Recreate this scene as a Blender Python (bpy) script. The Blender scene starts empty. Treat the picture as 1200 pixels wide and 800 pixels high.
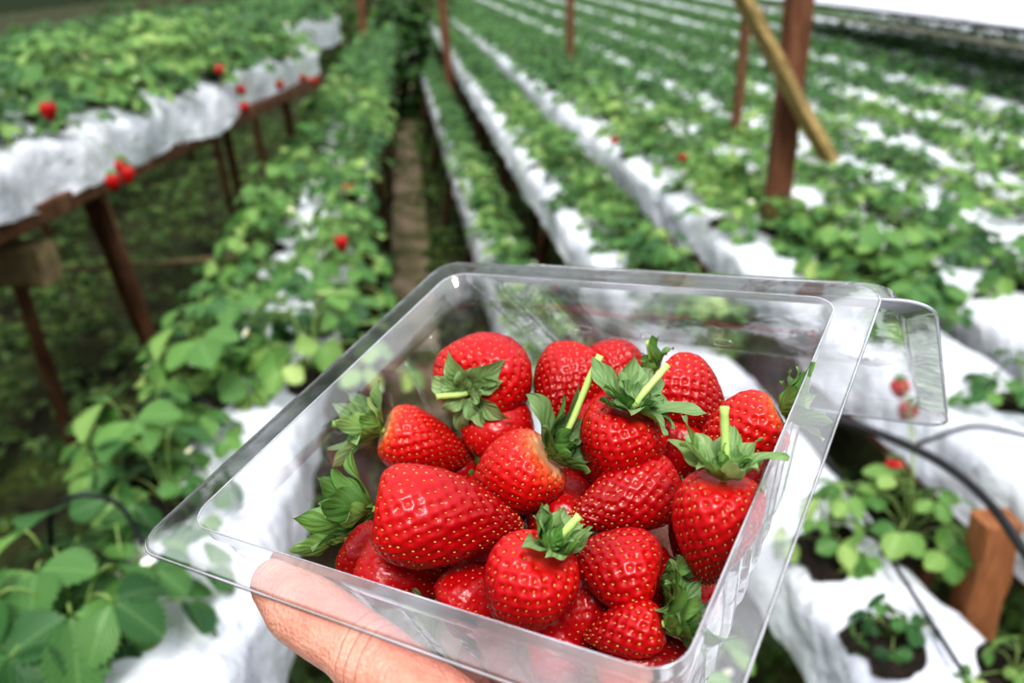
import bpy, bmesh, math, random
import numpy as np
from mathutils import Vector, Matrix, noise
random.seed(7)
S = bpy.context.scene
COL = S.collection
S.view_settings.view_transform = 'Standard'
try: S.view_settings.look = 'High Contrast'
except Exception as e: print('look', e)
V = Vector
R = math.radians

# ------------------------------------------------------------------ camera
FPX = 1000.0
th, ph = math.atan(0.44), R(6.84)
F = V((math.sin(ph)*math.cos(th), math.cos(ph)*math.cos(th), -math.sin(th)))
RT = V((math.cos(ph), -math.sin(ph), 0))
UP = RT.cross(F)
CP = V((0, 0, 1.55))
camM = Matrix(((RT.x, UP.x, -F.x, CP.x), (RT.y, UP.y, -F.y, CP.y), (RT.z, UP.z, -F.z, CP.z), (0, 0, 0, 1)))
camI = camM.inverted()
cd = bpy.data.cameras.new('camera')
cam = bpy.data.objects.new('camera', cd)
COL.objects.link(cam)
cam.matrix_world = camM
cd.sensor_width = 36
cd.lens = 30
cd.clip_start = 0.01
cd.dof.use_dof = True
cd.dof.focus_distance = 0.255
cd.dof.aperture_fstop = 10.5
S.camera = cam

def proj(p):
    v = camI @ p
    return 600+FPX*v.x/-v.z, 400-FPX*v.y/-v.z, -v.z

def unproj(px, py, z):
    d = F + RT*((px-600)/FPX) + UP*((400-py)/FPX)
    return CP + d*((z-CP.z)/d.z)

# ------------------------------------------------------------------ mesh helpers
class MB:
    def __init__(s):
        s.v = []; s.f = []; s.uv = []; s.m = []
    def add(s, vs, fs, uvs=None, mi=0):
        b = len(s.v)
        s.v.extend([tuple(a) for a in vs])
        s.f.extend([tuple(i+b for i in f) for f in fs])
        s.uv.extend(uvs if uvs else [(0, 0)]*len(vs))
        s.m.extend([mi]*len(fs))
    def mesh(s, name, mats, smooth=True):
        me = bpy.data.meshes.new(name)
        me.from_pydata(s.v, [], s.f)
        for m in (mats if isinstance(mats, (list, tuple)) else [mats]):
            me.materials.append(m)
        ul = me.uv_layers.new(name='UVMap')
        li = np.zeros(len(me.loops), dtype=np.int32)
        me.loops.foreach_get('vertex_index', li)
        ul.data.foreach_set('uv', np.array(s.uv, dtype=np.float32)[li].ravel())
        me.polygons.foreach_set('material_index', np.array(s.m, dtype=np.int32))
        if smooth:
            me.polygons.foreach_set('use_smooth', np.ones(len(me.polygons), dtype=bool))
        me.update()
        return me
    def build(s, name, mats, parent=None, smooth=True):
        return link(name, s.mesh(name, mats, smooth), parent)

def link(name, me, parent=None):
    o = bpy.data.objects.new(name, me)
    COL.objects.link(o)
    if parent: o.parent = parent
    return o

def empty(name, M, label, cat, group=None):
    o = bpy.data.objects.new(name, None)
    COL.objects.link(o)
    o.empty_display_size = 0.02
    o.matrix_world = M if isinstance(M, Matrix) else Matrix.Translation(M)
    tag(o, label, cat, group)
    return o

def tag(o, label=None, cat=None, group=None, kind=None):
    if label:
        o['label'] = label
        if len(label.split()) > 16: print('LONG', label)
    if cat: o['category'] = cat
    if group: o['group'] = group
    if kind: o['kind'] = kind
    return o

def tube(mb, pts, rad, ns=8, cap=True, mi=0):
    pts = [V(p) for p in pts]
    n = len(pts)
    if not isinstance(rad, (list, tuple)): rad = [rad]*n
    vs = []; fs = []
    t0 = (pts[1]-pts[0]).normalized()
    x = t0.orthogonal().normalized()
    for i, p in enumerate(pts):
        t = (pts[min(i+1, n-1)]-pts[max(i-1, 0)]).normalized()
        x = (x - t*x.dot(t)).normalized()
        y = t.cross(x)
        for k in range(ns):
            a = 2*math.pi*k/ns
            vs.append(p + (x*math.cos(a)+y*math.sin(a))*rad[i])
    for i in range(n-1):
        for k in range(ns):
            k2 = (k+1) % ns
            fs.append((i*ns+k, i*ns+k2, (i+1)*ns+k2, (i+1)*ns+k))
    if cap:
        fs.append(tuple(range(ns-1, -1, -1)))
        fs.append(tuple((n-1)*ns+k for k in range(ns)))
    mb.add(vs, fs, None, mi)

def bez(a, b, c, d, n):
    out = []
    for i in range(n+1):
        t = i/n
        out.append(a*(1-t)**3+b*3*t*(1-t)**2+c*3*t*t*(1-t)+d*t**3)
    return out

def catmull(P, n=6):
    P = [V(p) for p in P]
    Q = [P[0]*2-P[1]]+P+[P[-1]*2-P[-2]]
    out = []
    for i in range(1, len(Q)-2):
        for k in range(n):
            t = k/n
            a, b, c, d = Q[i-1:i+3]
            out.append(0.5*((2*b)+(c-a)*t+(2*a-5*b+4*c-d)*t*t+(3*b-a-3*c+d)*t**3))
    out.append(P[-1])
    return out

def beam(mb, p, q, w, h, seg=6, jit=0.04):
    """rough sawn timber with chamfered edges"""
    p, q = V(p), V(q)
    t = (q-p).normalized()
    up = V((0, 0, 1)) if abs(t.z) < 0.8 else V((0, 1, 0))
    x = t.cross(up).normalized(); y = x.cross(t)
    c = 0.09
    sec = [(-.5+c, -.5), (.5-c, -.5), (.5, -.5+c), (.5, .5-c), (.5-c, .5), (-.5+c, .5), (-.5, .5-c), (-.5, -.5+c)]
    vs = []; fs = []
    for i in range(seg+1):
        o = p.lerp(q, i/seg)+x*random.uniform(-jit, jit)*w*.5+y*random.uniform(-jit, jit)*h*.5
        for a, b in sec:
            vs.append(o+x*a*w*(1+random.uniform(-jit, jit))+y*b*h*(1+random.uniform(-jit, jit)))
    for i in range(seg):
        for k in range(8):
            k2 = (k+1) % 8
            fs.append((i*8+k, i*8+k2, (i+1)*8+k2, (i+1)*8+k))
    fs.append(tuple(range(7, -1, -1))); fs.append(tuple(seg*8+k for k in range(8)))
    mb.add(vs, fs)

# ------------------------------------------------------------------ materials
def newmat(name):
    m = bpy.data.materials.new(name); m.use_nodes = True
    nt = m.node_tree
    for n in list(nt.nodes): nt.nodes.remove(n)
    out = nt.nodes.new('ShaderNodeOutputMaterial')
    return m, nt, out
def N(nt, t, **kw):
    n = nt.nodes.new(t)
    for k, v in kw.items():
        if k in n.inputs.keys(): n.inputs[k].default_value = v
        else: setattr(n, k, v)
    return n
def ramp(nt, stops):
    r = nt.nodes.new('ShaderNodeValToRGB')
    e = r.color_ramp.elements
    e[0].position, e[0].color = stops[0][0], (*stops[0][1], 1)
    e[1].position, e[1].color = stops[1][0], (*stops[1][1], 1)
    for p, c in stops[2:]:
        k = e.new(p); k.color = (*c, 1)
    return r
def mat_noise(name, stops, scale=8, rough=.6, bump=.3, bscale=30, stretch=(1, 1, 1), spec=.4, coat=0, bdist=.01, trans=0):
    m, nt, out = newmat(name)
    L = nt.links.new
    tc = N(nt, 'ShaderNodeTexCoord'); mp = N(nt, 'ShaderNodeMapping'); mp.inputs['Scale'].default_value = stretch
    L(tc.outputs['Object'], mp.inputs['Vector'])
    no = N(nt, 'ShaderNodeTexNoise', Scale=scale, Detail=6.0, Roughness=.6); L(mp.outputs[0], no.inputs['Vector'])
    r = ramp(nt, stops); L(no.outputs['Fac'], r.inputs[0])
    b = N(nt, 'ShaderNodeBsdfPrincipled', Roughness=rough); b.inputs['Specular IOR Level'].default_value = spec
    b.inputs['Coat Weight'].default_value = coat
    L(r.outputs[0], b.inputs['Base Color'])
    n2 = N(nt, 'ShaderNodeTexNoise', Scale=bscale, Detail=5.0); L(mp.outputs[0], n2.inputs['Vector'])
    bp = N(nt, 'ShaderNodeBump', Strength=bump, Distance=bdist); L(n2.outputs['Fac'], bp.inputs['Height'])
    L(bp.outputs[0], b.inputs['Normal'])
    if trans:
        t = N(nt, 'ShaderNodeBsdfTranslucent'); L(r.outputs[0], t.inputs[0])
        mx = N(nt, 'ShaderNodeMixShader'); mx.inputs[0].default_value = trans
        L(b.outputs[0], mx.inputs[1]); L(t.outputs[0], mx.inputs[2]); L(mx.outputs[0], out.inputs[0])
    else:
        L(b.outputs[0], out.inputs[0])
    return m

def leaf_mat(name, stops, veins=9.0, vs=.35, rough=.42, trans=.25, vb=.6):
    m, nt, out = newmat(name)
    L = nt.links.new
    geo = N(nt, 'ShaderNodeNewGeometry')
    oi = N(nt, 'ShaderNodeObjectInfo')
    ad = N(nt, 'ShaderNodeMath', operation='ADD'); L(geo.outputs['Random Per Island'], ad.inputs[0]); L(oi.outputs['Random'], ad.inputs[1])
    hf = N(nt, 'ShaderNodeMath', operation='MULTIPLY'); hf.inputs[1].default_value = .5; L(ad.outputs[0], hf.inputs[0])
    r = ramp(nt, stops); L(hf.outputs[0], r.inputs[0])
    uv = N(nt, 'ShaderNodeUVMap'); sp = N(nt, 'ShaderNodeSeparateXYZ'); L(uv.outputs[0], sp.inputs[0])
    ab = N(nt, 'ShaderNodeMath', operation='ABSOLUTE'); L(sp.outputs[0], ab.inputs[0])
    m1 = N(nt, 'ShaderNodeMath', operation='MULTIPLY'); m1.inputs[1].default_value = -.45; L(ab.outputs[0], m1.inputs[0])
    a1 = N(nt, 'ShaderNodeMath', operation='ADD'); L(m1.outputs[0], a1.inputs[0]); L(sp.outputs[1], a1.inputs[1])
    m2 = N(nt, 'ShaderNodeMath', operation='MULTIPLY'); m2.inputs[1].default_value = veins; L(a1.outputs[0], m2.inputs[0])
    fr = N(nt, 'ShaderNodeMath', operation='PINGPONG'); fr.inputs[1].default_value = .5; L(m2.outputs[0], fr.inputs[0])
    vr = ramp(nt, [(0.0, (0, 0, 0)), (.14, (1, 1, 1))]); 
    m3 = N(nt, 'ShaderNodeMath', operation='MULTIPLY'); m3.inputs[1].default_value = 1.6; L(fr.outputs[0], m3.inputs[0])
    mn = N(nt, 'ShaderNodeMath', operation='MINIMUM'); L(m3.outputs[0], mn.inputs[0])
    ms = N(nt, 'ShaderNodeMath', operation='MULTIPLY'); ms.inputs[1].default_value = 2.2; L(ab.outputs[0], ms.inputs[0]); L(ms.outputs[0], mn.inputs[1])
    L(mn.outputs[0], vr.inputs[0])
    mix = N(nt, 'ShaderNodeMix', data_type='RGBA'); mix.inputs[0].default_value = vs
    inv = N(nt, 'ShaderNodeMath', operation='SUBTRACT'); inv.inputs[0].default_value = 1.0; L(vr.outputs[0], inv.inputs[1])
    mv = N(nt, 'ShaderNodeMath', operation='MULTIPLY'); mv.inputs[1].default_value = vs; L(inv.outputs[0], mv.inputs[0])
    L(mv.outputs[0], mix.inputs[0]); L(r.outputs[0], mix.inputs[6]); mix.inputs[7].default_value = (.33, .48, .2, 1)
    mb_ = N(nt, 'ShaderNodeMix', data_type='RGBA'); L(geo.outputs['Backfacing'], mb_.inputs[0])
    L(mix.outputs[2], mb_.inputs[6])
    pal = N(nt, 'ShaderNodeMix', data_type='RGBA'); pal.inputs[0].default_value = .4; L(mix.outputs[2], pal.inputs[6]); pal.inputs[7].default_value = (.36, .48, .28, 1)
    L(pal.outputs[2], mb_.inputs[7])
    b = N(nt, 'ShaderNodeBsdfPrincipled', Roughness=rough); b.inputs['Specular IOR Level'].default_value = .45
    L(mb_.outputs[2], b.inputs['Base Color'])
    bp = N(nt, 'ShaderNodeBump', Strength=vb, Distance=.0012); L(mn.outputs[0], bp.inputs['Height']); L(bp.outputs[0], b.inputs['Normal'])
    t = N(nt, 'ShaderNodeBsdfTranslucent'); L(mb_.outputs[2], t.inputs[0])
    mx = N(nt, 'ShaderNodeMixShader'); mx.inputs[0].default_value = trans
    L(b.outputs[0], mx.inputs[1]); L(t.outputs[0], mx.inputs[2]); L(mx.outputs[0], out.inputs[0])
    return m

M_leaf = leaf_mat('strawberry_leaf', [(0, (.018, .068, .028)), (.3, (.06, .165, .05)), (.6, (.16, .31, .08)), (1, (.48, .60, .22))])
M_sepal = leaf_mat('sepal', [(0, (.07, .16, .04)), (.35, (.14, .28, .07)), (.65, (.24, .40, .12)), (1, (.44, .58, .25))], veins=4, vs=.22, rough=.45, trans=.3, vb=.35)
M_stem = mat_noise('stem', [(.3, (.38, .54, .15)), (.7, (.55, .68, .27))], scale=40, rough=.45, bump=.1)
M_petiole = mat_noise('petiole', [(.3, (.15, .27, .07)), (.7, (.3, .36, .13))], scale=20, rough=.5, bump=.1)
M_plastic = mat_noise('white_plastic', [(.3, (.53, .55, .61)), (.5, (.75, .765, .81)), (.7, (.85, .86, .89))], scale=6, rough=.36, bump=.7, bscale=14, spec=.5, bdist=.04, trans=.08)
M_wood = mat_noise('weathered_wood', [(.25, (.05, .025, .014)), (.5, (.15, .075, .04)), (.8, (.30, .17, .10))], scale=10, rough=.85, bump=.8, bscale=40, stretch=(3, 3, .5))
M_redwood = mat_noise('reddish_wood', [(.25, (.08, .034, .02)), (.5, (.19, .088, .05)), (.8, (.33, .18, .11))], scale=14, rough=.9, bump=1, bscale=50, stretch=(3, 3, .5))
M_orange = mat_noise('orange_brown_wood', [(.25, (.16, .06, .025)), (.5, (.32, .14, .06)), (.8, (.45, .24, .12))], scale=10, rough=.85, bump=.8, bscale=40, stretch=(3, 3, .5))
M_yellow = mat_noise('yellowed_wood', [(.3, (.30, .21, .09)), (.7, (.52, .39, .19))], scale=12, rough=.75, bump=.5, bscale=40, stretch=(3, 3, 3))
M_dull = mat_noise('dull_grey_wood', [(.3, (.16, .12, .065)), (.7, (.38, .30, .17))], scale=12, rough=.85, bump=.5, bscale=40, stretch=(3, 3, 3))
M_greybeam = mat_noise('grey_beam', [(.3, (.22, .21, .17)), (.7, (.42, .40, .33))], scale=12, rough=.8, bump=.4, bscale=40)
M_soil = mat_noise('potting_soil', [(.3, (.008, .006, .004)), (.7, (.035, .025, .016))], scale=60, rough=.95, bump=1, bscale=120)
M_hose = mat_noise('black_hose', [(.3, (.012, .012, .014)), (.7, (.03, .03, .033))], scale=30, rough=.4, bump=.1)
M_petal = mat_noise('petal', [(.3, (.85, .85, .8)), (.7, (.95, .95, .92))], scale=30, rough=.5, bump=.1)
M_anther = mat_noise('anther', [(.3, (.7, .45, .04)), (.7, (.85, .62, .1))], scale=90, rough=.7, bump=.5)
M_seed = mat_noise('achene', [(.3, (.40, .16, .03)), (.7, (.62, .36, .10))], scale=300, rough=.5, bump=.1)
M_ground = mat_noise('ground_soil', [(.25, (.012, .011, .006)), (.45, (.035, .034, .014)), (.6, (.055, .07, .018)), (.8, (.15, .19, .045))], scale=3.2, rough=.95, bump=1, bscale=14, bdist=.05)
M_path = mat_noise('path_dirt', [(.25, (.05, .055, .022)), (.42, (.11, .11, .045)), (.55, (.23, .18, .12)), (.8, (.40, .34, .25))], scale=5, rough=.95, bump=1, bscale=22, bdist=.03)

def berry_mat(name, pale, dark=1.0):
    m, nt, out = newmat(name); L = nt.links.new
    uv = N(nt, 'ShaderNodeUVMap'); sp = N(nt, 'ShaderNodeSeparateXYZ'); L(uv.outputs[0], sp.inputs[0])
    tc = N(nt, 'ShaderNodeTexCoord'); no = N(nt, 'ShaderNodeTexNoise', Scale=90.0, Detail=3.0); L(tc.outputs['Object'], no.inputs['Vector'])
    md = N(nt, 'ShaderNodeMath', operation='MULTIPLY_ADD'); L(no.outputs['Fac'], md.inputs[0]); md.inputs[1].default_value = .22; L(sp.outputs[1], md.inputs[2])
    if pale: st = [(.1, (.8, .42, .22)), (.17, (.72, .10, .04)), (.28, (.54, .012, .010)), (1, (.36*dark, .004, .009))]
    else: st = [(.1, (.58, .05, .03)), (.16, (.50, .009, .011)), (.5, (.43*dark, .005, .010)), (1, (.28*dark, .003, .008))]
    r = ramp(nt, st); L(md.outputs[0], r.inputs[0])
    b = N(nt, 'ShaderNodeBsdfPrincipled', Roughness=.31); b.inputs['Specular IOR Level'].default_value = .42
    b.inputs['Subsurface Weight'].default_value = .06; b.inputs['Subsurface Radius'].default_value = (1, .25, .15); b.inputs['Subsurface Scale'].default_value = .002
    b.inputs['Coat Weight'].default_value = .12; b.inputs['Coat Roughness'].default_value = .15
    L(r.outputs[0], b.inputs['Base Color'])
    n2 = N(nt, 'ShaderNodeTexNoise', Scale=380.0, Detail=3.0); L(tc.outputs['Object'], n2.inputs['Vector'])
    bp = N(nt, 'ShaderNodeBump', Strength=.45, Distance=.0007); L(n2.outputs['Fac'], bp.inputs['Height']); L(bp.outputs[0], b.inputs['Normal'])
    L(b.outputs[0], out.inputs[0])
    return m
M_berry = berry_mat('berry_red', False)
M_berryp = berry_mat('berry_pale_shoulder', True)

def clear_mat(name, base, gain, power, haze, tint=(.985, .99, .995), rough=.07, bump=.3):
    m, nt, out = newmat(name); L = nt.links.new
    lw = N(nt, 'ShaderNodeLayerWeight'); lw.inputs['Blend'].default_value = .5
    tc = N(nt, 'ShaderNodeTexCoord'); no = N(nt, 'ShaderNodeTexNoise', Scale=45.0, Detail=3.0); L(tc.outputs['Object'], no.inputs['Vector'])
    bp = N(nt, 'ShaderNodeBump', Strength=bump, Distance=.002); L(no.outputs['Fac'], bp.inputs['Height'])
    L(bp.outputs[0], lw.inputs['Normal'])
    pw = N(nt, 'ShaderNodeMath', operation='POWER'); pw.inputs[1].default_value = power; L(lw.outputs['Facing'], pw.inputs[0])
    ma = N(nt, 'ShaderNodeMath', operation='MULTIPLY_ADD'); ma.inputs[1].default_value = gain; ma.inputs[2].default_value = base; L(pw.outputs[0], ma.inputs[0])
    ma.use_clamp = True
    tr = N(nt, 'ShaderNodeBsdfTransparent'); tr.inputs[0].default_value = (*tint, 1)
    df = N(nt, 'ShaderNodeBsdfDiffuse'); df.inputs[0].default_value = (.88, .88, .96, 1)
    tl = N(nt, 'ShaderNodeBsdfTranslucent'); tl.inputs[0].default_value = (.88, .88, .96, 1)
    dm = N(nt, 'ShaderNodeMixShader'); dm.inputs[0].default_value = .5; L(df.outputs[0], dm.inputs[1]); L(tl.outputs[0], dm.inputs[2])
    n4 = N(nt, 'ShaderNodeTexNoise', Scale=24.0, Detail=5.0); L(tc.outputs['Object'], n4.inputs['Vector'])
    hr = N(nt, 'ShaderNodeMapRange'); hr.inputs[1].default_value = .42; hr.inputs[2].default_value = .68; hr.inputs[3].default_value = haze*.3; hr.inputs[4].default_value = haze*2.6; L(n4.outputs['Fac'], hr.inputs[0])
    hz = N(nt, 'ShaderNodeMixShader'); L(hr.outputs[0], hz.inputs[0]); L(tr.outputs[0], hz.inputs[1]); L(dm.outputs[0], hz.inputs[2])
    gl = N(nt, 'ShaderNodeBsdfGlossy', Roughness=rough); L(bp.outputs[0], gl.inputs['Normal'])
    mx = N(nt, 'ShaderNodeMixShader'); L(ma.outputs[0], mx.inputs[0]); L(hz.outputs[0], mx.inputs[1]); L(gl.outputs[0], mx.inputs[2])
    L(mx.outputs[0], out.inputs[0])
    return m
M_clear = clear_mat('clear_plastic', .06, .9, 2.3, .08, bump=1.0, rough=.10)
M_rim = clear_mat('clear_plastic_rim', .16, .85, 1.8, .12, bump=.5, rough=.12)
M_bead = clear_mat('clear_plastic_edge', .22, .5, 1.3, .45, rough=.16)

def skin_mat():
    m, nt, out = newmat('skin'); L = nt.links.new
    tc = N(nt, 'ShaderNodeTexCoord')
    no = N(nt, 'ShaderNodeTexNoise', Scale=34.0, Detail=8.0, Roughness=.68); L(tc.outputs['Object'], no.inputs['Vector'])
    r = ramp(nt, [(.32, (.53, .20, .15)), (.5, (.67, .325, .245)), (.68, (.77, .45, .35))]); L(no.outputs['Fac'], r.inputs[0])
    b = N(nt, 'ShaderNodeBsdfPrincipled', Roughness=.42)
    b.inputs['Subsurface Weight'].default_value = .12; b.inputs['Subsurface Radius'].default_value = (1, .35, .2); b.inputs['Subsurface Scale'].default_value = .003
    n3 = N(nt, 'ShaderNodeTexNoise', Scale=120.0, Detail=4.0); L(tc.outputs['Object'], n3.inputs['Vector'])
    wv = N(nt, 'ShaderNodeTexWave', Scale=170.0, Distortion=10.0, Detail=3.0); wv.inputs['Detail Scale'].default_value = .3; L(tc.outputs['Object'], wv.inputs['Vector'])
    vo = N(nt, 'ShaderNodeTexVoronoi', Scale=800.0); L(tc.outputs['Object'], vo.inputs['Vector'])
    ad = N(nt, 'ShaderNodeMath', operation='ADD'); L(vo.outputs['Distance'], ad.inputs[0]); L(n3.outputs['Fac'], ad.inputs[1])
    ad2 = N(nt, 'ShaderNodeMath', operation='MULTIPLY_ADD'); L(wv.outputs['Fac'], ad2.inputs[0]); ad2.inputs[1].default_value = .2; L(ad.outputs[0], ad2.inputs[2])
    # creases across the thumb's middle joint
    sp = N(nt, 'ShaderNodeSeparateXYZ'); L(tc.outputs['Object'], sp.inputs[0])
    nx = N(nt, 'ShaderNodeMath', operation='MULTIPLY_ADD'); L(n3.outputs['Fac'], nx.inputs[0]); nx.inputs[1].default_value = .0022; L(sp.outputs[0], nx.inputs[2])
    cr = N(nt, 'ShaderNodeMath', operation='MULTIPLY'); cr.inputs[1].default_value = 300.0; L(nx.outputs[0], cr.inputs[0])
    pp = N(nt, 'ShaderNodeMath', operation='PINGPONG'); pp.inputs[1].default_value = .5; L(cr.outputs[0], pp.inputs[0])
    pr = N(nt, 'ShaderNodeMapRange'); pr.inputs[1].default_value = 0; pr.inputs[2].default_value = .14; pr.inputs[3].default_value = 1; pr.inputs[4].default_value = 0; L(pp.outputs[0], pr.inputs[0])
    dx = N(nt, 'ShaderNodeMath', operation='ADD'); dx.inputs[1].default_value = .004; L(sp.outputs[0], dx.inputs[0])
    ax = N(nt, 'ShaderNodeMath', operation='ABSOLUTE'); L(dx.outputs[0], ax.inputs[0])
    mk = N(nt, 'ShaderNodeMapRange'); mk.inputs[1].default_value = .004; mk.inputs[2].default_value = .008; mk.inputs[3].default_value = 1; mk.inputs[4].default_value = 0; L(ax.outputs[0], mk.inputs[0])
    cm = N(nt, 'ShaderNodeMath', operation='MULTIPLY'); L(pr.outputs[0], cm.inputs[0]); L(mk.outputs[0], cm.inputs[1])
    mc = N(nt, 'ShaderNodeMix', data_type='RGBA'); c4 = N(nt, 'ShaderNodeMath', operation='MULTIPLY'); c4.inputs[1].default_value = .45; L(cm.outputs[0], c4.inputs[0])
    L(c4.outputs[0], mc.inputs[0]); L(r.outputs[0], mc.inputs[6]); mc.inputs[7].default_value = (.42, .13, .09, 1)
    L(mc.outputs[2], b.inputs['Base Color'])
    ad3 = N(nt, 'ShaderNodeMath', operation='MULTIPLY_ADD'); L(cm.outputs[0], ad3.inputs[0]); ad3.inputs[1].default_value = -.9; L(ad2.outputs[0], ad3.inputs[2])
    bp = N(nt, 'ShaderNodeBump', Strength=.5, Distance=.0006); L(ad3.outputs[0], bp.inputs['Height']); L(bp.outputs[0], b.inputs['Normal'])
    L(b.outputs[0], out.inputs[0])
    return m
M_skin = skin_mat()
M_nail = mat_noise('nail', [(.3, (.75, .45, .38)), (.7, (.85, .58, .5))], scale=50, rough=.25, bump=.05)

# ------------------------------------------------------------------ world and sun
w = bpy.data.worlds.new('world'); S.world = w; w.use_nodes = True
nt = w.node_tree
bg = nt.nodes['Background']
tc = N(nt, 'ShaderNodeTexCoord'); sp = N(nt, 'ShaderNodeSeparateXYZ'); nt.links.new(tc.outputs['Generated'], sp.inputs[0])
mr = N(nt, 'ShaderNodeMapRange'); mr.inputs[1].default_value = -1; mr.inputs[2].default_value = 1; nt.links.new(sp.outputs[2], mr.inputs[0])
rp = ramp(nt, [(0, (.02, .03, .015)), (.5, (.06, .08, .05)), (.57, (.30, .34, .32)), (.72, (.98, 1.0, 1.06)), (1, (1.3, 1.32, 1.4))])
nt.links.new(mr.outputs[0], rp.inputs[0]); nt.links.new(rp.outputs[0], bg.inputs[0])
bg.inputs[1].default_value = 1.0
ld = bpy.data.lights.new('sun', 'SUN'); ld.energy = 2.2; ld.angle = R(17); ld.color = (1, .98, .95)
lo = link('sun', ld); lo.rotation_euler = (R(30), R(-22), R(25))

# ------------------------------------------------------------------ plants
def leaflet(mb, M, L, W, n, fine, fold=.25, droop=.25, rng=random):
    cols = (-1, -.5, 0, .5, 1) if fine else (-1, 0, 1)
    vs = []; uv = []; fs = []
    nc = len(cols)
    for i in range(n+1):
        t = i/n
        s = max(0.0, math.sin(math.pi*min(1, t)**1.2))**.62
        wv = W*.5*max(s, .05)
        for c in cols:
            k = 1.0; dy = 0
            if fine and abs(c) == 1:
                if i % 2: k = 1.10; dy = L*.035
                else: k = .89; dy = -L*.012
            x = c*wv*k
            y = L*t+dy*(0 if i in (0, n) else 1)
            z = fold*abs(x) - droop*L*t*t
            if fine and abs(c) == .5: z += (.014*L if i % 2 else -.010*L)
            vs.append(M @ V((x, y, z))); uv.append((c*s, t))
    for i in range(n):
        for k in range(nc-1):
            a = i*nc+k
            fs.append((a, a+1, a+nc+1, a+nc))
    mb.add(vs, fs, uv)

def trifoliate(mb, P, out, L, tilt, n, fine, rng):
    out = V((out.x, out.y, 0)).normalized()
    nrm = (V((0, 0, 1))*math.cos(tilt)+out*math.sin(tilt)).normalized()
    side0 = V((rng.uniform(-.3, .3), rng.uniform(-.3, .3), 0)); nrm = (nrm+side0).normalized()
    y = (out - nrm*out.dot(nrm)).normalized(); x = y.cross(nrm)
    B = Matrix(((x.x, y.x, nrm.x, P.x), (x.y, y.y, nrm.y, P.y), (x.z, y.z, nrm.z, P.z), (0, 0, 0, 1)))
    for a in (0, R(72), R(-72)):
        M = B @ Matrix.Rotation(a+rng.uniform(-.12, .12), 4, 'Z') @ Matrix.Rotation(rng.uniform(-.3, .15), 4, 'X') @ Matrix.Translation((0, .004, 0))
        k = rng.uniform(.88, 1.08)*(1 if a == 0 else .92)
        leaflet(mb, M, L*k, L*k*rng.uniform(.82, .95), n, fine, rng.uniform(.12, .35), rng.uniform(.1, .4))

def plant_meshes(seed, nl, reach, high, LL, fine=True):
    rng = random.Random(seed)
    lv = MB(); st = MB()
    for k in range(nl):
        az = k*2.39996+rng.uniform(-.3, .3)
        f = (k+.5)/nl
        rr = reach*(.25+.8*f)*rng.uniform(.8, 1.15); hh = high*(1.05-.95*f)*rng.uniform(.7, 1.25)
        o = V((math.cos(az), math.sin(az), 0))
        P = o*rr+V((0, 0, hh))
        if fine:
            tube(st, bez(V((0, 0, 0))+o*.006, o*rr*.2+V((0, 0, hh*.6+.02)), o*rr*.7+V((0, 0, hh*1.05+.01)), P, 7), .0015, 5)
        trifoliate(lv, P, o, LL*rng.uniform(.7, 1.15), rng.uniform(.05, .6)+.4*f, 20 if fine else 4, fine, rng)
    return lv, st

plantM = []
for s, a in enumerate([(12, .12, .12, .050), (15, .13, .10, .046), (10, .10, .14, .054), (14, .14, .11, .048), (9, .09, .08, .042), (8, .12, .11, .064), (9, .13, .10, .060)]):
    lv, st = plant_meshes(100+s, *a)
    plantM.append((lv.mesh('foliage', M_leaf), st.mesh('stem', M_petiole)))
farM = [plant_meshes(200+s, 13, .11, .14, .055, False)[0] for s in range(4)]

def soil_mesh():
    mb = MB(); n = 22; vs = [V((0, 0, .010))]; fs = []
    for r_, z in ((.025, .010), (.042, .007), (.050, -.004)):
        for k in range(n):
            a = 2*math.pi*k/n; q = r_*(1+.16*math.sin(3*a+1)+.1*math.sin(5*a)+random.uniform(-.09, .09))
            vs.append(V((q*math.cos(a), q*math.sin(a), z+random.uniform(-.003, .003))))
    for k in range(n):
        fs.append((0, 1+k, 1+(k+1) % n))
        for j in range(2):
            b = 1+j*n
            fs.append((b+k, b+n+k, b+n+(k+1) % n, b+(k+1) % n))
    mb.add(vs, fs); return mb.mesh('soil_plug', M_soil)
soilMe = soil_mesh()

def flower_mesh():
    mb = MB()
    for k in range(5):
        M = Matrix.Rotation(k*2*math.pi/5, 4, 'Z') @ Matrix.Rotation(.25, 4, 'X') @ Matrix.Translation((0, .002, 0))
        leaflet(mb, M, .009, .009, 5, False, .1, .1)
    p = mb.mesh('flower', M_petal)
    c = MB()
    vs = []; fs = []
    for i in range(4):
        for k in range(10):
            a = 2*math.pi*k/10; r_ = .0036*math.cos(i*.5)
            vs.append(V((r_*math.cos(a), r_*math.sin(a), .0005+.0035*math.sin(i*.5))))
    for i in range(3):
        for k in range(10): fs.append((i*10+k, i*10+(k+1) % 10, (i+1)*10+(k+1) % 10, (i+1)*10+k))
    fs.append(tuple(30+k for k in range(10)))
    c.add(vs, fs)
    return p, c.mesh('flower_centre', M_anther)
flowerMe, anthMe = flower_mesh()

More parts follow.
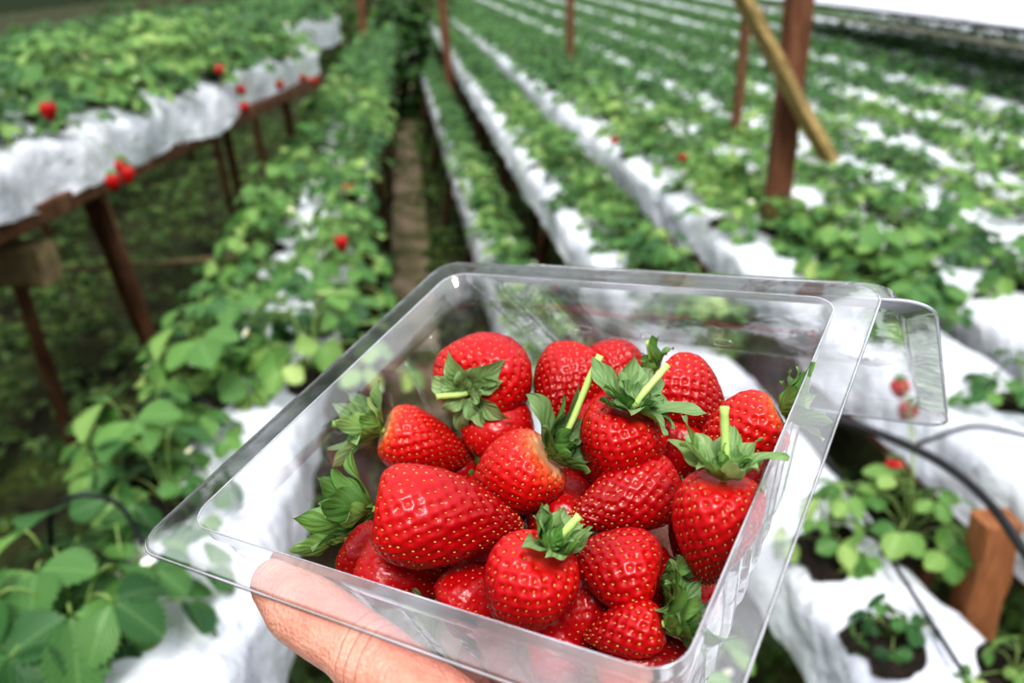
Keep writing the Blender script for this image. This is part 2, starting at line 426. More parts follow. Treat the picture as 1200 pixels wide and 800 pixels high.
# ------------------------------------------------------------------ berries
def berry_data(Ln, D, seed, res=(110, 70), nseed=230, pointy=.3, pit=.0009):
    rng = random.Random(seed)
    nu, nv = res
    def prof(c):   # c=cos theta, +1 calyx end
        s = np.sqrt(np.maximum(0, 1-c*c))
        r_ = s**.86*(1+pointy*c-.10*c*c)
        return r_
    cc = np.linspace(-1, 1, 400); mxr = prof(cc).max()
    kx, ky = rng.uniform(.91, 1.0), 1.0
    bx = rng.uniform(-.07, .07)
    def surf(c, p):
        r_ = prof(c)/mxr*D*.5
        z = c*Ln*.5 - (Ln*.10)*np.exp(-((1-c)/.10))*1.0
        lump = 1+.032*np.sin(2*p+seed)+.025*np.sin(3*p+seed*2+c*2)+.014*np.sin(5*p+c*5+seed)
        return np.stack([r_*np.cos(p)*kx*lump+bx*Ln*c*c*.5, r_*np.sin(p)*ky*lump, z], -1)
    thv = np.linspace(0.02, math.pi-.02, nv)
    ci = np.cos(thv)
    pj = np.arange(nu)*2*np.pi/nu
    Cg, Pg = np.meshgrid(ci, pj, indexing='ij')
    P = surf(Cg.ravel(), Pg.ravel())
    e = 1e-3
    dc = surf(np.clip(Cg.ravel()+e, -.9999, .9999), Pg.ravel())-surf(np.clip(Cg.ravel()-e, -.9999, .9999), Pg.ravel())
    dp = surf(Cg.ravel(), Pg.ravel()+e)-surf(Cg.ravel(), Pg.ravel()-e)
    Nn = np.cross(dp, dc); Nn /= np.linalg.norm(Nn, axis=1, keepdims=True)+1e-12
    mb = MB()
    if nseed:
        i = np.arange(nseed)
        sc = 1-2*(i+.5)/nseed
        sc = sc[(sc < .93)]
        k = np.arange(len(sc))
        sphi = k*2.399963+np.array([rng.uniform(-.06, .06) for _ in k])
        sc = np.clip(sc+np.array([rng.uniform(-.02, .02) for _ in k]), -.995, .93)
        Sp = surf(sc, sphi)
        dcs = surf(np.clip(sc+e, -.9999, .9999), sphi)-surf(np.clip(sc-e, -.9999, .9999), sphi)
        dps = surf(sc, sphi+e)-surf(sc, sphi-e)
        Sn = np.cross(dps, dcs); Sn /= np.linalg.norm(Sn, axis=1, keepdims=True)
        d2 = ((P[:, None, :]-Sp[None])**2).sum(-1).min(1)
        spacing = math.sqrt(math.pi*D*Ln*.8/nseed)
        sg = spacing*.26
        P = P-Nn*(pit*np.exp(-d2/(2*sg*sg)))[:, None]
    vs = [V(p) for p in P]
    uvs = [(float(a)/6.283, float((1-c)/2)) for c, a in zip(Cg.ravel(), Pg.ravel())]
    fs = []
    for a in range(nv-1):
        for b in range(nu):
            b2 = (b+1) % nu
            fs.append((a*nu+b, (a+1)*nu+b, (a+1)*nu+b2, a*nu+b2))
    fs.append(tuple(range(nu))); fs.append(tuple((nv-1)*nu+b for b in range(nu-1, -1, -1)))
    mb.add(vs, fs, uvs, 0)
    if nseed:
        for p, n_, c in zip(Sp, Sn, sc):
            n_ = V(n_); p = V(p)-n_*(pit*.85)
            up = V((0, 0, 1)); y = (up-n_*up.dot(n_)).normalized(); x = y.cross(n_)
            q = rng.uniform(.85, 1.15)*.60
            a_, b_, c_ = .00050*q, .00092*q, .00042
            ring = [(1, 0), (.6, .62), (0, 1), (-.6, .62), (-1, 0), (-.6, -.62), (0, -1), (.6, -.62)]
            sv = [p+x*u*a_+y*v*b_ for u, v in ring]+[p+x*u*a_*.6+y*v*b_*.6+n_*c_*.8 for u, v in ring]+[p+n_*c_*1.1]
            sf = []
            for k2 in range(8):
                k3 = (k2+1) % 8
                sf.append((k2, k3, 8+k3, 8+k2)); sf.append((8+k2, 8+k3, 16))
            mb.add(sv, sf, None, 1)
    return mb

def calyx_data(Ln, D, seed, nsep=10, size=.017, lift=.2, curl=.4, wide=.48):
    rng = random.Random(seed)
    mb = MB()
    z0 = Ln*.5*.985-Ln*.08
    tot = nsep + 5
    for k in range(tot):
        inner = k >= nsep
        az = 2*math.pi*k/nsep+rng.uniform(-.25, .25) if not inner else 2*math.pi*(k-nsep+.5)/(tot-nsep)+rng.uniform(-.3, .3)
        o = V((math.cos(az), math.sin(az), 0)); sd = V((-math.sin(az), math.cos(az), 0))
        ln = size*rng.uniform(.7, 1.15)*(1 if k % 2 else .85)*(.6 if inner else 1); wd = size*wide*rng.uniform(.75, 1.15)*(.7 if inner else 1)
        e = lift+rng.uniform(-.2, .35)+(.5 if inner else 0); cu = rng.uniform(-1.1, .8)*curl*4.2-curl*.4
        tw = rng.uniform(-.8, .8); sway = rng.uniform(-.3, .3)
        p = o*.0018+V((0, 0, z0+.0010+(k % 2)*.0006+(.0012 if inner else 0))); n = 16
        vs = []; uv = []; fs = []
        cols = (-1, -.66, -.33, 0, .33, .66, 1)
        wob = rng.uniform(0, 6)
        for i in range(n+1):
            t = i/n
            ang = e+cu*t*t+.3*math.sin(t*3)
            d = (o*math.cos(ang)+V((0, 0, 1))*math.sin(ang)+sd*sway*t).normalized()
            nr = V((0, 0, 1))*math.cos(ang)-o*math.sin(ang)
            pk = .46
            if t < pk: wv = wd*.5*(.40+.60*math.sin(math.pi*.5*t/pk))
            else: wv = wd*.5*max(0, 1-((t-pk)/(1-pk))**1.6)
            wv = max(wv, wd*.01)
            s2 = (sd*math.cos(tw*t)+nr*math.sin(tw*t)); n2 = nr*math.cos(tw*t)-sd*math.sin(tw*t)
            for c in cols:
                edge = 1+(.06*math.sin(t*18+wob) if abs(c) == 1 else 0)
                vs.append(p+s2*c*wv*edge+n2*(abs(c)**1.4*wv*.30+.0008*abs(c)*math.sin(t*10+c*1.5+wob))); uv.append((c, t))
            p = p+d*(ln/n)
        for i in range(n):
            for c in range(6):
                a = i*7+c; fs.append((a, a+1, a+8, a+7))
        mb.add(vs, fs, uv)
    return mb, z0

# ------------------------------------------------------------------ punnet frame
Wv = V((.849, -.096, .52)).normalized()
Dv = V((.51, .549, -.662))
Nv = Wv.cross(Dv).normalized(); Dv = Nv.cross(Wv)
Cc = V((.0073, -.0192, -.2725))
boxL = Matrix(((Wv.x, Dv.x, Nv.x, Cc.x), (Wv.y, Dv.y, Nv.y, Cc.y), (Wv.z, Dv.z, Nv.z, Cc.z), (0, 0, 0, 1)))
boxM = camM @ boxL
OX, OY = -.001, -.004      # tray centre in the punnet frame
HX, HY = .0905, .0880

def rrect(ix, r_, z, ns=40, nc=9, rib=0.0, nr=0, hx=None, hy=None, ox=None, oy=None):
    hx = (HX if hx is None else hx)-ix; hy = (HY if hy is None else hy)-ix
    ox = OX if ox is None else ox; oy = OY if oy is None else oy
    pts = []
    sides = [((hx, -hy+r_), (hx, hy-r_), (1, 0), 0), ((hx-r_, hy), (-hx+r_, hy), (0, 1), 90), ((-hx, hy-r_), (-hx, -hy+r_), (-1, 0), 180), ((-hx+r_, -hy), (hx-r_, -hy), (0, -1), 270)]
    for (ax, ay), (bx, by), nn, a0 in sides:
        for i in range(ns):
            t = i/ns
            k = 0
            if rib:
                u = (t*nr) % 1.0
                k = rib*max(0, min(1, (abs(u-.5)-.28)*12+.5))
                k = -k if .04 < t < .96 else 0
            pts.append(V((ox+ax+(bx-ax)*t+nn[0]*k, oy+ay+(by-ay)*t+nn[1]*k, z)))
        cx, cy = bx-nn[0]*r_, by-nn[1]*r_
        for i in range(nc):
            a = R(a0+90*i/nc)
            pts.append(V((ox+cx+r_*math.cos(a), oy+cy+r_*math.sin(a), z)))
    return pts

def loft(mb, rings, closed_last=True, mis=None):
    n = len(rings[0]); vs = [p for r_ in rings for p in r_]
    base = len(mb.v)
    mb.v.extend([tuple(p) for p in vs]); mb.uv.extend([(0, 0)]*len(vs))
    for i in range(len(rings)-1):
        for k in range(n):
            k2 = (k+1) % n
            mb.f.append((base+i*n+k, base+i*n+k2, base+(i+1)*n+k2, base+(i+1)*n+k)); mb.m.append(mis[i] if mis else 0)
    if closed_last:
        mb.f.append(tuple(base+(len(rings)-1)*n+k for k in range(n))); mb.m.append(mis[-1] if mis else 0)
def closedtube(parent, name, pts, r_, mat):
    b = MB(); tube(b, pts+[pts[0]], r_, 6, False); return b.build(name, mat, parent)

pun = empty('punnet', boxM, 'clear plastic clamshell punnet held in the hand and filled with ripe strawberries', 'punnet')
mb = MB()
rings = [rrect(-.0003, .0095, -.0026), rrect(0, .0095, -.0005), rrect(.0008, .009, 0), rrect(.0110, .009, 0.0002),
         rrect(.0116, .009, .0010), rrect(.0122, .009, .0010), rrect(.0128, .009, -.0045), rrect(.0148, .009, -.0060),
         rrect(.0156, .009, -.012)]
loft(mb, rings, False, [1]*8)
rb = .0024
rings = [rrect(.0156, .009, -.012), rrect(.0164, .0095, -.015, ns=40, rib=rb, nr=7)]
for i in range(1, 8):
    t = i/7
    rings.append(rrect(.0164+.0095*t, .011+.002*t, -.015-.048*t, rib=rb, nr=7))
rings += [rrect(.0283, .013, -.0675), rrect(.0313, .012, -.0700), rrect(.0405, .010, -.0700), rrect(.0425, .009, -.0675), rrect(.0605, .008, -.0675), rrect(.0625, .008, -.0695)]
loft(mb, rings, True, [0]*14)
mb.build('tray', [M_clear, M_rim], pun)
closedtube(pun, 'rim_bead', rrect(-.0002, .0095, -.0013, 20, 8), .00042, M_bead)
closedtube(pun, 'rim_ridge', rrect(.0119, .009, .0011, 20, 8), .00030, M_bead)
for x in (-.046, -.018, .010, .038):
    vb = MB(); pts = []
    for k in range(21):
        a = 2*math.pi*k/20
        pts.append(V((x+.0038*math.cos(a), OY+HY-.0166, -.018+.0014*math.sin(a))))
    tube(vb, pts, .0003, 6, False); vb.build('vent_slot', M_rim, pun)
# lid folded open over the far edge
FY = OY+HY
lid = MB()
lidM = Matrix.Translation((0.0, FY-.001, -.0032)) @ Matrix.Rotation(R(-58), 4, 'X')
def lring(ix, r_, z): return [lidM @ p for p in rrect(ix, r_, z, hx=.0940, hy=.061, ox=OX+.0120, oy=.0615)]
loft(lid, [lring(0, .010, -.002), lring(.001, .010, 0), lring(.010, .009, 0), lring(.012, .009, .004), lring(.015, .009, .012), lring(.018, .009, .014), lring(.030, .009, .014), lring(.032, .008, .012)], True, [1, 1, 1, 0, 0, 0, 0, 0])
lido = lid.build('lid', [M_clear, M_rim], pun)
closedtube(lido, 'lid_bead', lring(-.0002, .010, -.0015), .0006, M_bead)
hg = MB()
vs = []
for i in range(9):
    a = R(-90+180*i/8)
    for k in range(21): vs.append(V((-.080+.16*k/20, FY+.0012*math.cos(a), -.0018+.0012*math.sin(a))))
hg.add(vs, [(i*21+k, i*21+k+1, (i+1)*21+k+1, (i+1)*21+k) for i in range(8) for k in range(20)])
hg.build('hinge', M_bead, pun)

# ------------------------------------------------------------------ strawberries in the punnet
camL = boxL.inverted() @ V((0, 0, 0))
top = [
 # px,py,len,dia,alpha,beta,z, stem(alpha,beta,lenpx) , sepal(size,lift,curl,n), pale, label, pointy
 (570, 440, 114, 120, 222, 58, -.019, (188, 20, 38), (.0180, -.2, .3, 12), 0, 'large round strawberry at the back left of the punnet, stem end facing the viewer', .2),
 (664, 450, 96, 90, 60, -25, -.030, None, None, 0, 'strawberry half hidden behind the long upright green stem at the back', .3),
 (722, 443, 88, 80, 90, -35, -.036, None, None, 0, 'small strawberry peeking out at the back between two larger ones', .3),
 (806, 466, 104, 88, 140, -15, -.026, (110, 20, 44), (.014, .1, .3, 8), 0, 'strawberry against the far wall with a drooping dark sepal beside it', .35),
 (600, 562, 124, 98, 38, 22, -.025, (62, 0, 130), (.0205, .5, .25, 11), 1, 'orange-shouldered strawberry in the middle with the longest upright stem', .42),
 (726, 524, 118, 106, 75, 28, -.020, (52, -5, 66), (.0200, .1, .3, 10), 0, 'strawberry right of centre with broad flat leaves and a short slanting stem', .4),
 (868, 506, 112, 84, 28, 16, -.017, None, (.0155, .5, .3, 10), 1, 'strawberry in the far right corner with its sepals pointing up right', .35),
 (838, 620, 146, 108, 85, 18, -.015, (92, 10, 88), (.0170, .45, .3, 12), 0, 'tall strawberry at the right wall, tip down, with an upright stem', .46),
 (735, 584, 148, 92, 18, -12, -.029, None, None, 0, 'slender strawberry lying sideways in the middle, tip pointing left', .42),
 (520, 606, 192, 126, 172, 6, -.018, (182, 25, 60), (.0215, .6, .35, 14), 0, 'biggest conical strawberry at the left front, lying on its side', .46),
 (497, 522, 118, 88, 158, 12, -.033, (170, 15, 60), (.0205, .55, .35, 13), 1, 'strawberry with a pale orange shoulder behind the biggest one', .38),
 (617, 686, 118, 116, 62, 22, -.020, (50, 5, 58), (.0160, .6, .3, 11), 0, 'round strawberry at the front with a short stem and upright leaves', .36),
 (724, 664, 112, 102, -12, 12, -.027, None, (.0155, .4, .35, 11), 0, 'roundish strawberry in front of the slender one, sepals to its right', .36),
 (733, 738, 102, 70, 15, 15, -.034, (-20, 10, 30), (.0185, .6, .4, 13), 0, 'small strawberry lowest at the front beside the curled pale leaves', .38),
 # second layer, showing in the gaps
 (588, 512, 100, 92, 120, 20, -.040, None, None, 0, 'dark shaded strawberry deep in the gap at the centre of the pile', .3),
 (468, 672, 120, 90, 165, 0, -.045, None, None, 0, 'strawberry tucked under the biggest one at the front left', .3),
 (400, 640, 84, 76, 150, 0, -.046, (150, 20, 40), (.018, .5, .3, 11), 0, 'strawberry in the front left corner beneath the green leaves', .3),
 (556, 700, 100, 88, 200, 10, -.046, None, (.014, .4, .4, 9), 0, 'strawberry against the near wall left of the round front one', .3),
 (655, 612, 92, 86, 60, 0, -.043, None, None, 0, 'strawberry mostly buried between the round front one and the slender one', .3),
 (800, 700, 94, 84, 40, 0, -.048, None, None, 0, 'strawberry low in the near right corner of the punnet', .3),
 (688, 490, 92, 84, 0, 0, -.043, None, None, 0, 'strawberry in shade behind the broad flat leaves', .3),
 (790, 530, 92, 86, 60, 0, -.042, None, None, 0, 'strawberry in shade behind the tall one at the right wall', .3),
 (535, 480, 84, 80, 60, 0, -.043, None, None, 0, 'strawberry in shade under the stem end of the large back left one', .3),
 (660, 755, 100, 88, 190, 0, -.050, None, None, 0, 'strawberry on the punnet floor against the near wall, seen through the plastic', .3),
 (688, 706, 84, 78, 230, 0, -.043, None, None, 0, 'strawberry filling the gap between the round front one and the lowest one', .3),
]
placed = []
def cdir(a, b):
    a, b = R(a), R(b)
    return V((math.cos(a)*math.cos(b), math.sin(a)*math.cos(b), math.sin(b)))
def add_berry(Mw, Ln, D, seed, stem, sep, pale, label, group, hi=True, stemvec=None, pointy=.3):
    root = empty('strawberry', Mw, label, 'strawberry', group)
    mb = berry_data(Ln, D, seed, (136, 88) if hi else (64, 40), int(max(140, min(380, 3.14*Ln*D*.8/.80e-5))), pointy)
    mb.build('flesh', [M_berryp if pale else M_berry, M_seed], root)
    if sep:
        cm, z0 = calyx_data(Ln, D, seed+5, sep[3], sep[0], sep[1], sep[2])
        cal = cm.build('calyx', M_sepal, root)
        if stem:
            loc = stemvec
            a = V((0, 0, z0)); d = a+loc
            sm = MB()
            rr = [.0010+.0002*abs(math.sin(i)) for i in range(11)]; rr[-1] = .0013
            tube(sm, bez(a, a+V((0, 0, loc.length*.3)), a+loc*.6, d, 10), rr, 9)
            sm.build('stem', M_stem, cal)
    return root
for i, (px, py, ln, di, al, be, zl, stem, sep, pale, lab, pty) in enumerate(top):
    ray = V(((px-600)/FPX, (400-py)/FPX, -1))
    rl = (boxL.to_3x3().inverted()) @ ray
    t = (zl-camL.z)/rl.z
    c = ray*t                       # camera space
    ax = cdir(al, be)
    rx = random.Random(i).uniform(0, 6.28)
    Ln = ln*t/FPX; D = di*t/FPX
    pl = boxL.inverted() @ c
    rr = (Ln+D)*.25
    if i >= 14:   # keep the second layer inside the walls
        pl.x = max(OX-.066+rr, min(OX+.066-rr, pl.x)); pl.y = max(OY-.063+rr, min(OY+.063-rr, pl.y)); pl.z = max(-.067+D*.5, pl.z)
        c = boxL @ pl
    q = ax.to_track_quat('Z', 'Y').to_matrix().to_4x4() @ Matrix.Rotation(rx, 4, 'Z')
    M = camM @ Matrix.Translation(c) @ q
    sc = 1/max(.6, math.cos(R(be))) if abs(be) < 40 else 1.0
    Ln *= min(sc, 1.1)
    sv = None
    if stem:
        sv = (q.to_3x3().inverted()) @ (cdir(stem[0], stem[1])*(stem[2]*t/FPX))
    add_berry(M, Ln, D, 11*i+3, stem, sep, pale, lab, None, i < 14, sv, pty)
    placed.append((pl, rr))
low = []
for (x, y) in [(-.046, -.040), (-.014, -.044), (.018, -.044), (.046, -.036), (-.050, -.006), (-.018, -.010), (.014, -.008), (.046, .0), (-.046, .030), (-.014, .030), (.018, .030), (.046, .034)]:
    low.append(V((x, y, -.053)))
rl_ = .0135
for it in range(80):
    for i, p in enumerate(low):
        for q, rq in placed+[(l, rl_) for j, l in enumerate(low) if j != i]:
            d = p-q; L_ = d.length
            if 0 < L_ < rl_+rq: p += d/L_*(rl_+rq-L_)*.3
        p.x = max(OX-.050, min(OX+.050, p.x)); p.y = max(OY-.047, min(OY+.047, p.y)); p.z = max(-.0535, min(-.048, p.z))
for i, p in enumerate(low):
    rg = random.Random(500+i)
    q = V((rg.uniform(-1, 1), rg.uniform(-1, 1), rg.uniform(-.2, .2))).to_track_quat('Z', 'Y').to_matrix().to_4x4()
    add_berry(boxM @ Matrix.Translation(p) @ q, .031, .027, 700+i, None, (.011, .1, .4, 8), 0, 'ripe strawberry in the bottom layer of the punnet, under the top ones', 'strawberries in the bottom layer of the punnet', False)

# ------------------------------------------------------------------ hand
def capsule(mb, p, q, r0, r1):
    p, q = V(p), V(q); n = 20; d = q-p
    t = d.normalized(); x = t.orthogonal().normalized(); y = t.cross(x)
    rows = []
    for i in range(7):
        a = -math.pi/2+math.pi/2*i/6
        rows.append((p+t*r0*math.sin(a), max(r0*math.cos(a), 1e-5)))
    for i in range(7):
        a = math.pi/2*i/6
        rows.append((q+t*r1*math.sin(a), max(r1*math.cos(a), 1e-5)))
    vs = []
    for c, r_ in rows:
        for k in range(n):
            a = 2*math.pi*k/n; vs.append(c+(x*math.cos(a)+y*math.sin(a))*r_)
    fs = [(i*n+k, i*n+(k+1) % n, (i+1)*n+(k+1) % n, (i+1)*n+k) for i in range(len(rows)-1) for k in range(n)]
    fs.append(tuple(range(n-1, -1, -1))); fs.append(tuple((len(rows)-1)*n+k for k in range(n)))
    mb.add(vs, fs)
hb = MB()
T1, T0 = (-.0435, -.0828, -.0106), (-.0325, -.0860, -.0125)
chains = [
 [((.056, -.138, -.090), .021), ((.050, -.118, -.060), .0170), ((.038, -.101, -.035), .0148), ((.019, -.0955, -.0225), .0118), ((.004, -.0920, -.0174), .0098), ((-.004, -.0910, -.0166), .0108), ((-.012, -.0890, -.0150), .0099), ((-.024, -.0872, -.0136), .0104), (T0, .0103), (T1, .0080)],
 [((.044, -.128, -.094), .017), ((-.010, -.058, -.0835), .0112), ((-.018, -.036, -.0800), .0095), ((-.025, -.016, -.0798), .0092), ((-.030, -.002, -.0788), .0081), ((-.034, .009, -.0788), .0082), ((-.039, .025, -.0778), .0068)],
 [((.048, -.131, -.096), .017), ((.009, -.051, -.0830), .0115), ((.005, -.026, -.0800), .0096), ((.001, -.002, -.0798), .0094), ((-.002, .012, -.0788), .0082), ((-.004, .024, -.0788), .0082), ((-.008, .044, -.0778), .0069)],
 [((.054, -.134, -.096), .017), ((.027, -.052, -.0830), .0112), ((.026, -.029, -.0795), .0090), ((.025, -.008, -.0795), .0088), ((.024, .005, -.0785), .0078), ((.023, .017, -.0785), .0078), ((.021, .035, -.0775), .0065)],
 [((.060, -.138, -.096), .015), ((.043, -.060, -.0825), .0102), ((.044, -.042, -.0785), .0080), ((.045, -.026, -.0785), .0079), ((.045, -.016, -.0778), .0070), ((.045, -.007, -.0778), .0070), ((.044, .008, -.0770), .0058)],
 [((.056, -.140, -.095), .021), ((.066, -.178, -.115), .0235), ((.081, -.24, -.145), .027), ((.101, -.34, -.20), .034), ((.111, -.41, -.24), .037)],
 [((.062, -.142, -.097), .019), ((.074, -.180, -.117), .0225)],
 [((.038, -.102, -.040), .0130), ((.016, -.084, -.062), .0120), ((-.002, -.068, -.083), .0112)],
 [((.019, -.096, -.028), .0105), ((.008, -.086, -.052), .0108), ((-.004, -.072, -.079), .0108)],
 [((.048, -.116, -.064), .0155), ((.022, -.084, -.078), .0135)],
 [((.048, -.110, -.074), .0155), ((.028, -.080, -.082), .0130)],
 [((.054, -.112, -.088), .0155), ((.038, -.070, -.086), .0118)],
]
for ch in chains:
    for (p, r0), (q, r1) in zip(ch[:-1], ch[1:]): capsule(hb, p, q, r0, r1)
hand = hb.build('hand', M_skin)
hand.matrix_world = boxM
tag(hand, 'bare hand holding the clear punnet from below, thumb pressed along its near side', 'hand')
m = hand.modifiers.new('r', 'REMESH'); m.mode = 'VOXEL'; m.voxel_size = .0013; m.use_smooth_shade = True
m = hand.modifiers.new('s', 'SMOOTH'); m.factor = .6; m.iterations = 9
def nail(tip, back, outdir, r_):
    tip, back, outdir = V(tip), V(back), V(outdir).normalized()
    t = (tip-back).normalized(); o = (outdir-t*outdir.dot(t)).normalized(); s = t.cross(o)
    mb = MB(); vs = []; fs = []
    for i in range(9):
        u = i/8
        for k in range(9):
            a = (k/8-.5)*1.9*(1 if 0 < i < 8 else .8)
            c = tip-t*r_*1.1+t*r_*1.55*u+o*(-.12*r_*(u-.5)**2*4)
            vs.append(c+o*r_*math.cos(a)+s*r_*math.sin(a)*.92)
    for i in range(8):
        for k in range(8): fs.append((i*9+k, i*9+k+1, (i+1)*9+k+1, (i+1)*9+k))
    mb.add(vs, fs); return mb.build('fingernail', M_nail, hand)
nail(T1, T0, (0, -.15, -1), .0081)
nail((-.039, .025, -.0778), (-.034, .009, -.0788), (0, 0, -1), .0069)
nail((-.008, .044, -.0778), (-.004, .024, -.0788), (0, 0, -1), .0070)
nail((.021, .035, -.0775), (.023, .017, -.0785), (0, 0, -1), .0066)
nail((.044, .008, -.0770), (.045, -.007, -.0778), (0, 0, -1), .0059)

# ------------------------------------------------------------------ ground and path
def grid(name, x0, x1, y0, y1, nx, ny, z, amp, mat, sc=1.5):
    mb = MB(); vs = []; fs = []
    for j in range(ny+1):
        for i in range(nx+1):
            x = x0+(x1-x0)*i/nx; y = y0+(y1-y0)*j/ny
            vs.append(V((x, y, z+amp*noise.noise(V((x*sc, y*sc, 3))))))
    for j in range(ny):
        for i in range(nx):
            a = j*(nx+1)+i; fs.append((a, a+1, a+nx+2, a+nx+1))
    mb.add(vs, fs); o = mb.build(name, mat)
    return o
tag(grid('ground', -14, 34, -2, 60, 120, 140, -.02, .05, M_ground), 'dark mossy soil under the raised beds', 'ground', kind='structure')
tag(grid('dirt_path', -.13, .09, -1, 13, 10, 160, .04, .04, M_path, 3), 'trodden brown dirt path between the beds', 'path', kind='structure')

# ------------------------------------------------------------------ raised beds
beds = []
def bed(x0, y0, x1, y1, z, wdt, drop, lab, short, amp=.012, wood=None, res=.06, leg=1.3, lw_=.036, rail=.025):
    p0, p1 = V((x0, y0, 0)), V((x1, y1, 0)); d = (p1-p0); Ln = d.length; d.normalize(); s = V((d.y, -d.x, 0))
    root = empty('raised_bed', Matrix.Translation(p0), lab, 'raised bed')
    h = wdt*.5
    sec = [(-h-.015, -drop), (-h-.012, -drop*.75), (-h-.010, -drop*.5), (-h-.008, -drop*.25), (-h+.006, -.012), (-h*.7, 0), (-h*.35, .004), (0, .005), (h*.35, .004), (h*.7, 0), (h-.006, -.012), (h+.008, -drop*.25), (h+.010, -drop*.5), (h+.012, -drop*.75), (h+.015, -drop)]
    n = int(Ln/res); mb = MB(); vs = []; fs = []
    ns = len(sec)
    for i in range(n+1):
        q = d*(Ln*i/n)
        for k, (o, zz) in enumerate(sec):
            w0 = p0+q+s*o+V((0, 0, z+zz))
            e = abs(o)/h
            nz = noise.noise(w0*7)*amp+noise.noise(w0*19)*amp*.6
            no = noise.noise(w0*5+V((9, 0, 0)))*amp*1.6+noise.noise(w0*16+V((9, 0, 0)))*amp*.9
            if k in (0, ns-1): nz += noise.noise(w0*3)*.03
            vs.append(q+s*(o+(no if e > .8 else no*.2)*(1 if o > 0 else -1))+V((0, 0, z+zz+nz)))
    for i in range(n):
        for k in range(ns-1):
            a = i*ns+k; fs.append((a, a+ns, a+ns+1, a+1))
    mb.add(vs, fs, None); mb.build('plastic_cover', M_plastic, root)
    wd = wood or M_wood
    for sg in (-1, 1):
        ro = s*(h-.01+(.012 if rail > .028 else 0))*sg+V((0, 0, z-drop-.005-(.008 if rail > .028 else 0)))
        rb_ = MB(); beam(rb_, ro, d*Ln+ro, rail, rail*1.4, max(6, int(Ln/.5)))
        rb_.build('rail', wd, root, False)
    bs = MB(); beam(bs, V((0, 0, z-drop+.03)), d*Ln+V((0, 0, z-drop+.03)), wdt*.9, .03, 8, .01); bs.build('base_board', wd, root, False)
    k = .5
    while k < min(Ln, 9):
        for sg in (-1, 1):
            lg = MB(); b0 = d*k+s*(h-.02)*sg
            beam(lg, b0+V((0, 0, z-drop)), b0+s*.05*sg+d*random.uniform(.05, .45)+V((0, 0, -.02)), lw_, lw_*.9, 5); lg.build('leg', wd, root, False)
        cb = MB(); beam(cb, d*k-s*h+V((0, 0, z-drop-.04)), d*k+s*h+V((0, 0, z-drop-.04)), .03, .04, 3); cb.build('cross_beam', wd, root, False)
        k += leg*random.uniform(.85, 1.15)
    b = dict(p0=p0, d=d, s=s, L=Ln, z=z, h=h, short=short, root=root, drop=drop)
    beds.append(b); return b

dB1 = V((.40, 2.36, 0)).normalized(); sB1 = V((dB1.y, -dB1.x, 0))
e0 = V((-.76, 1.64, 0))-sB1*.18
a0 = e0-dB1*1.3; a1 = e0+dB1*2.45
B1 = bed(a0.x, a0.y, a1.x, a1.y, 1.225, .30, .125, 'high raised bed at left with baggy white plastic draped over its edge', 'high bed at the left', .017, M_wood, .030, 1.35, .028, .030)
a0b = a0-sB1*.62; a1b = a1-sB1*.62+dB1*3
B0 = bed(a0b.x, a0b.y+.6, a1b.x, a1b.y, 1.2, .30, .2, 'raised bed standing behind the high left one, at the top left', 'bed behind the high left bed', .014, M_wood, leg=3.2)
B2 = bed(-.30, .30, -.225, 11, .88, .18, .16, 'narrow white-covered bed directly left of the dirt path', 'narrow bed directly left of the path', .012, None, .03)
R1 = bed(.35, .3, .19, 13, .55, .12, .10, 'low narrow bed directly right of the dirt path', 'low bed directly right of the path', .008)
R2 = bed(.62, .25, .50, 16, .76, .18, .12, 'second bed right of the dirt path, passing below the near right punnet corner', 'second bed right of the path', .012, None, .03)
R3 = bed(1.00, .3, .72, 20, .86, .24, .13, 'third bed right of the path with a broad bright white plastic side', 'third bed right of the path', .015, None, .03)
ords = ['fourth', 'fifth', 'sixth', 'seventh', 'eighth', 'ninth', 'tenth', 'eleventh', 'twelfth', 'thirteenth']
for i, (xa, xb) in enumerate([(1.38, 1.22), (1.76, 2.0), (2.18, 2.85), (2.65, 3.8), (3.22, 4.95), (3.9, 6.3), (4.7, 7.9), (5.7, 9.7), (6.9, 11.7), (8.3, 13.9)]):
    bed(xa, 1.0+.3*i, xb, 24, .84, .24, .14, ords[i]+' bed counted to the right from the dirt path', ords[i]+' bed right of the path', .015, None, .08 if i < 4 else .14)
for i, x in enumerate((-2.4, -3.2)):
    bed(x, 3, x+1.0, 16, 1.0, .28, .2, ['outer', 'outermost'][i]+' bed in the blurred rows at the top left', ['outer', 'outermost'][i]+' bed at the top left', .02, None, .12)
cb = MB(); q = V((-.83, 1.80, .985))-B1['p0']; beam(cb, q+sB1*.08, q-sB1*.36, .07, .085, 4, .01); cb.build('cross_beam', M_dull, B1['root'], False)
lg = MB(); beam(lg, V((-.755, 2.08, 1.07))-B1['p0'], V((-.81, 2.7, -.02))-B1['p0'], .034, .03, 6); lg.build('leg', M_redwood, B1['root'], False)
rl2 = MB(); tube(rl2, [V((-1.25, 2.3, .80))-B1['p0'], V((-.85, 2.32, .80))-B1['p0'], V((-.45, 2.45, .78))-B1['p0']], .007, 7); rl2.build('crossbar', M_dull, B1['root'])

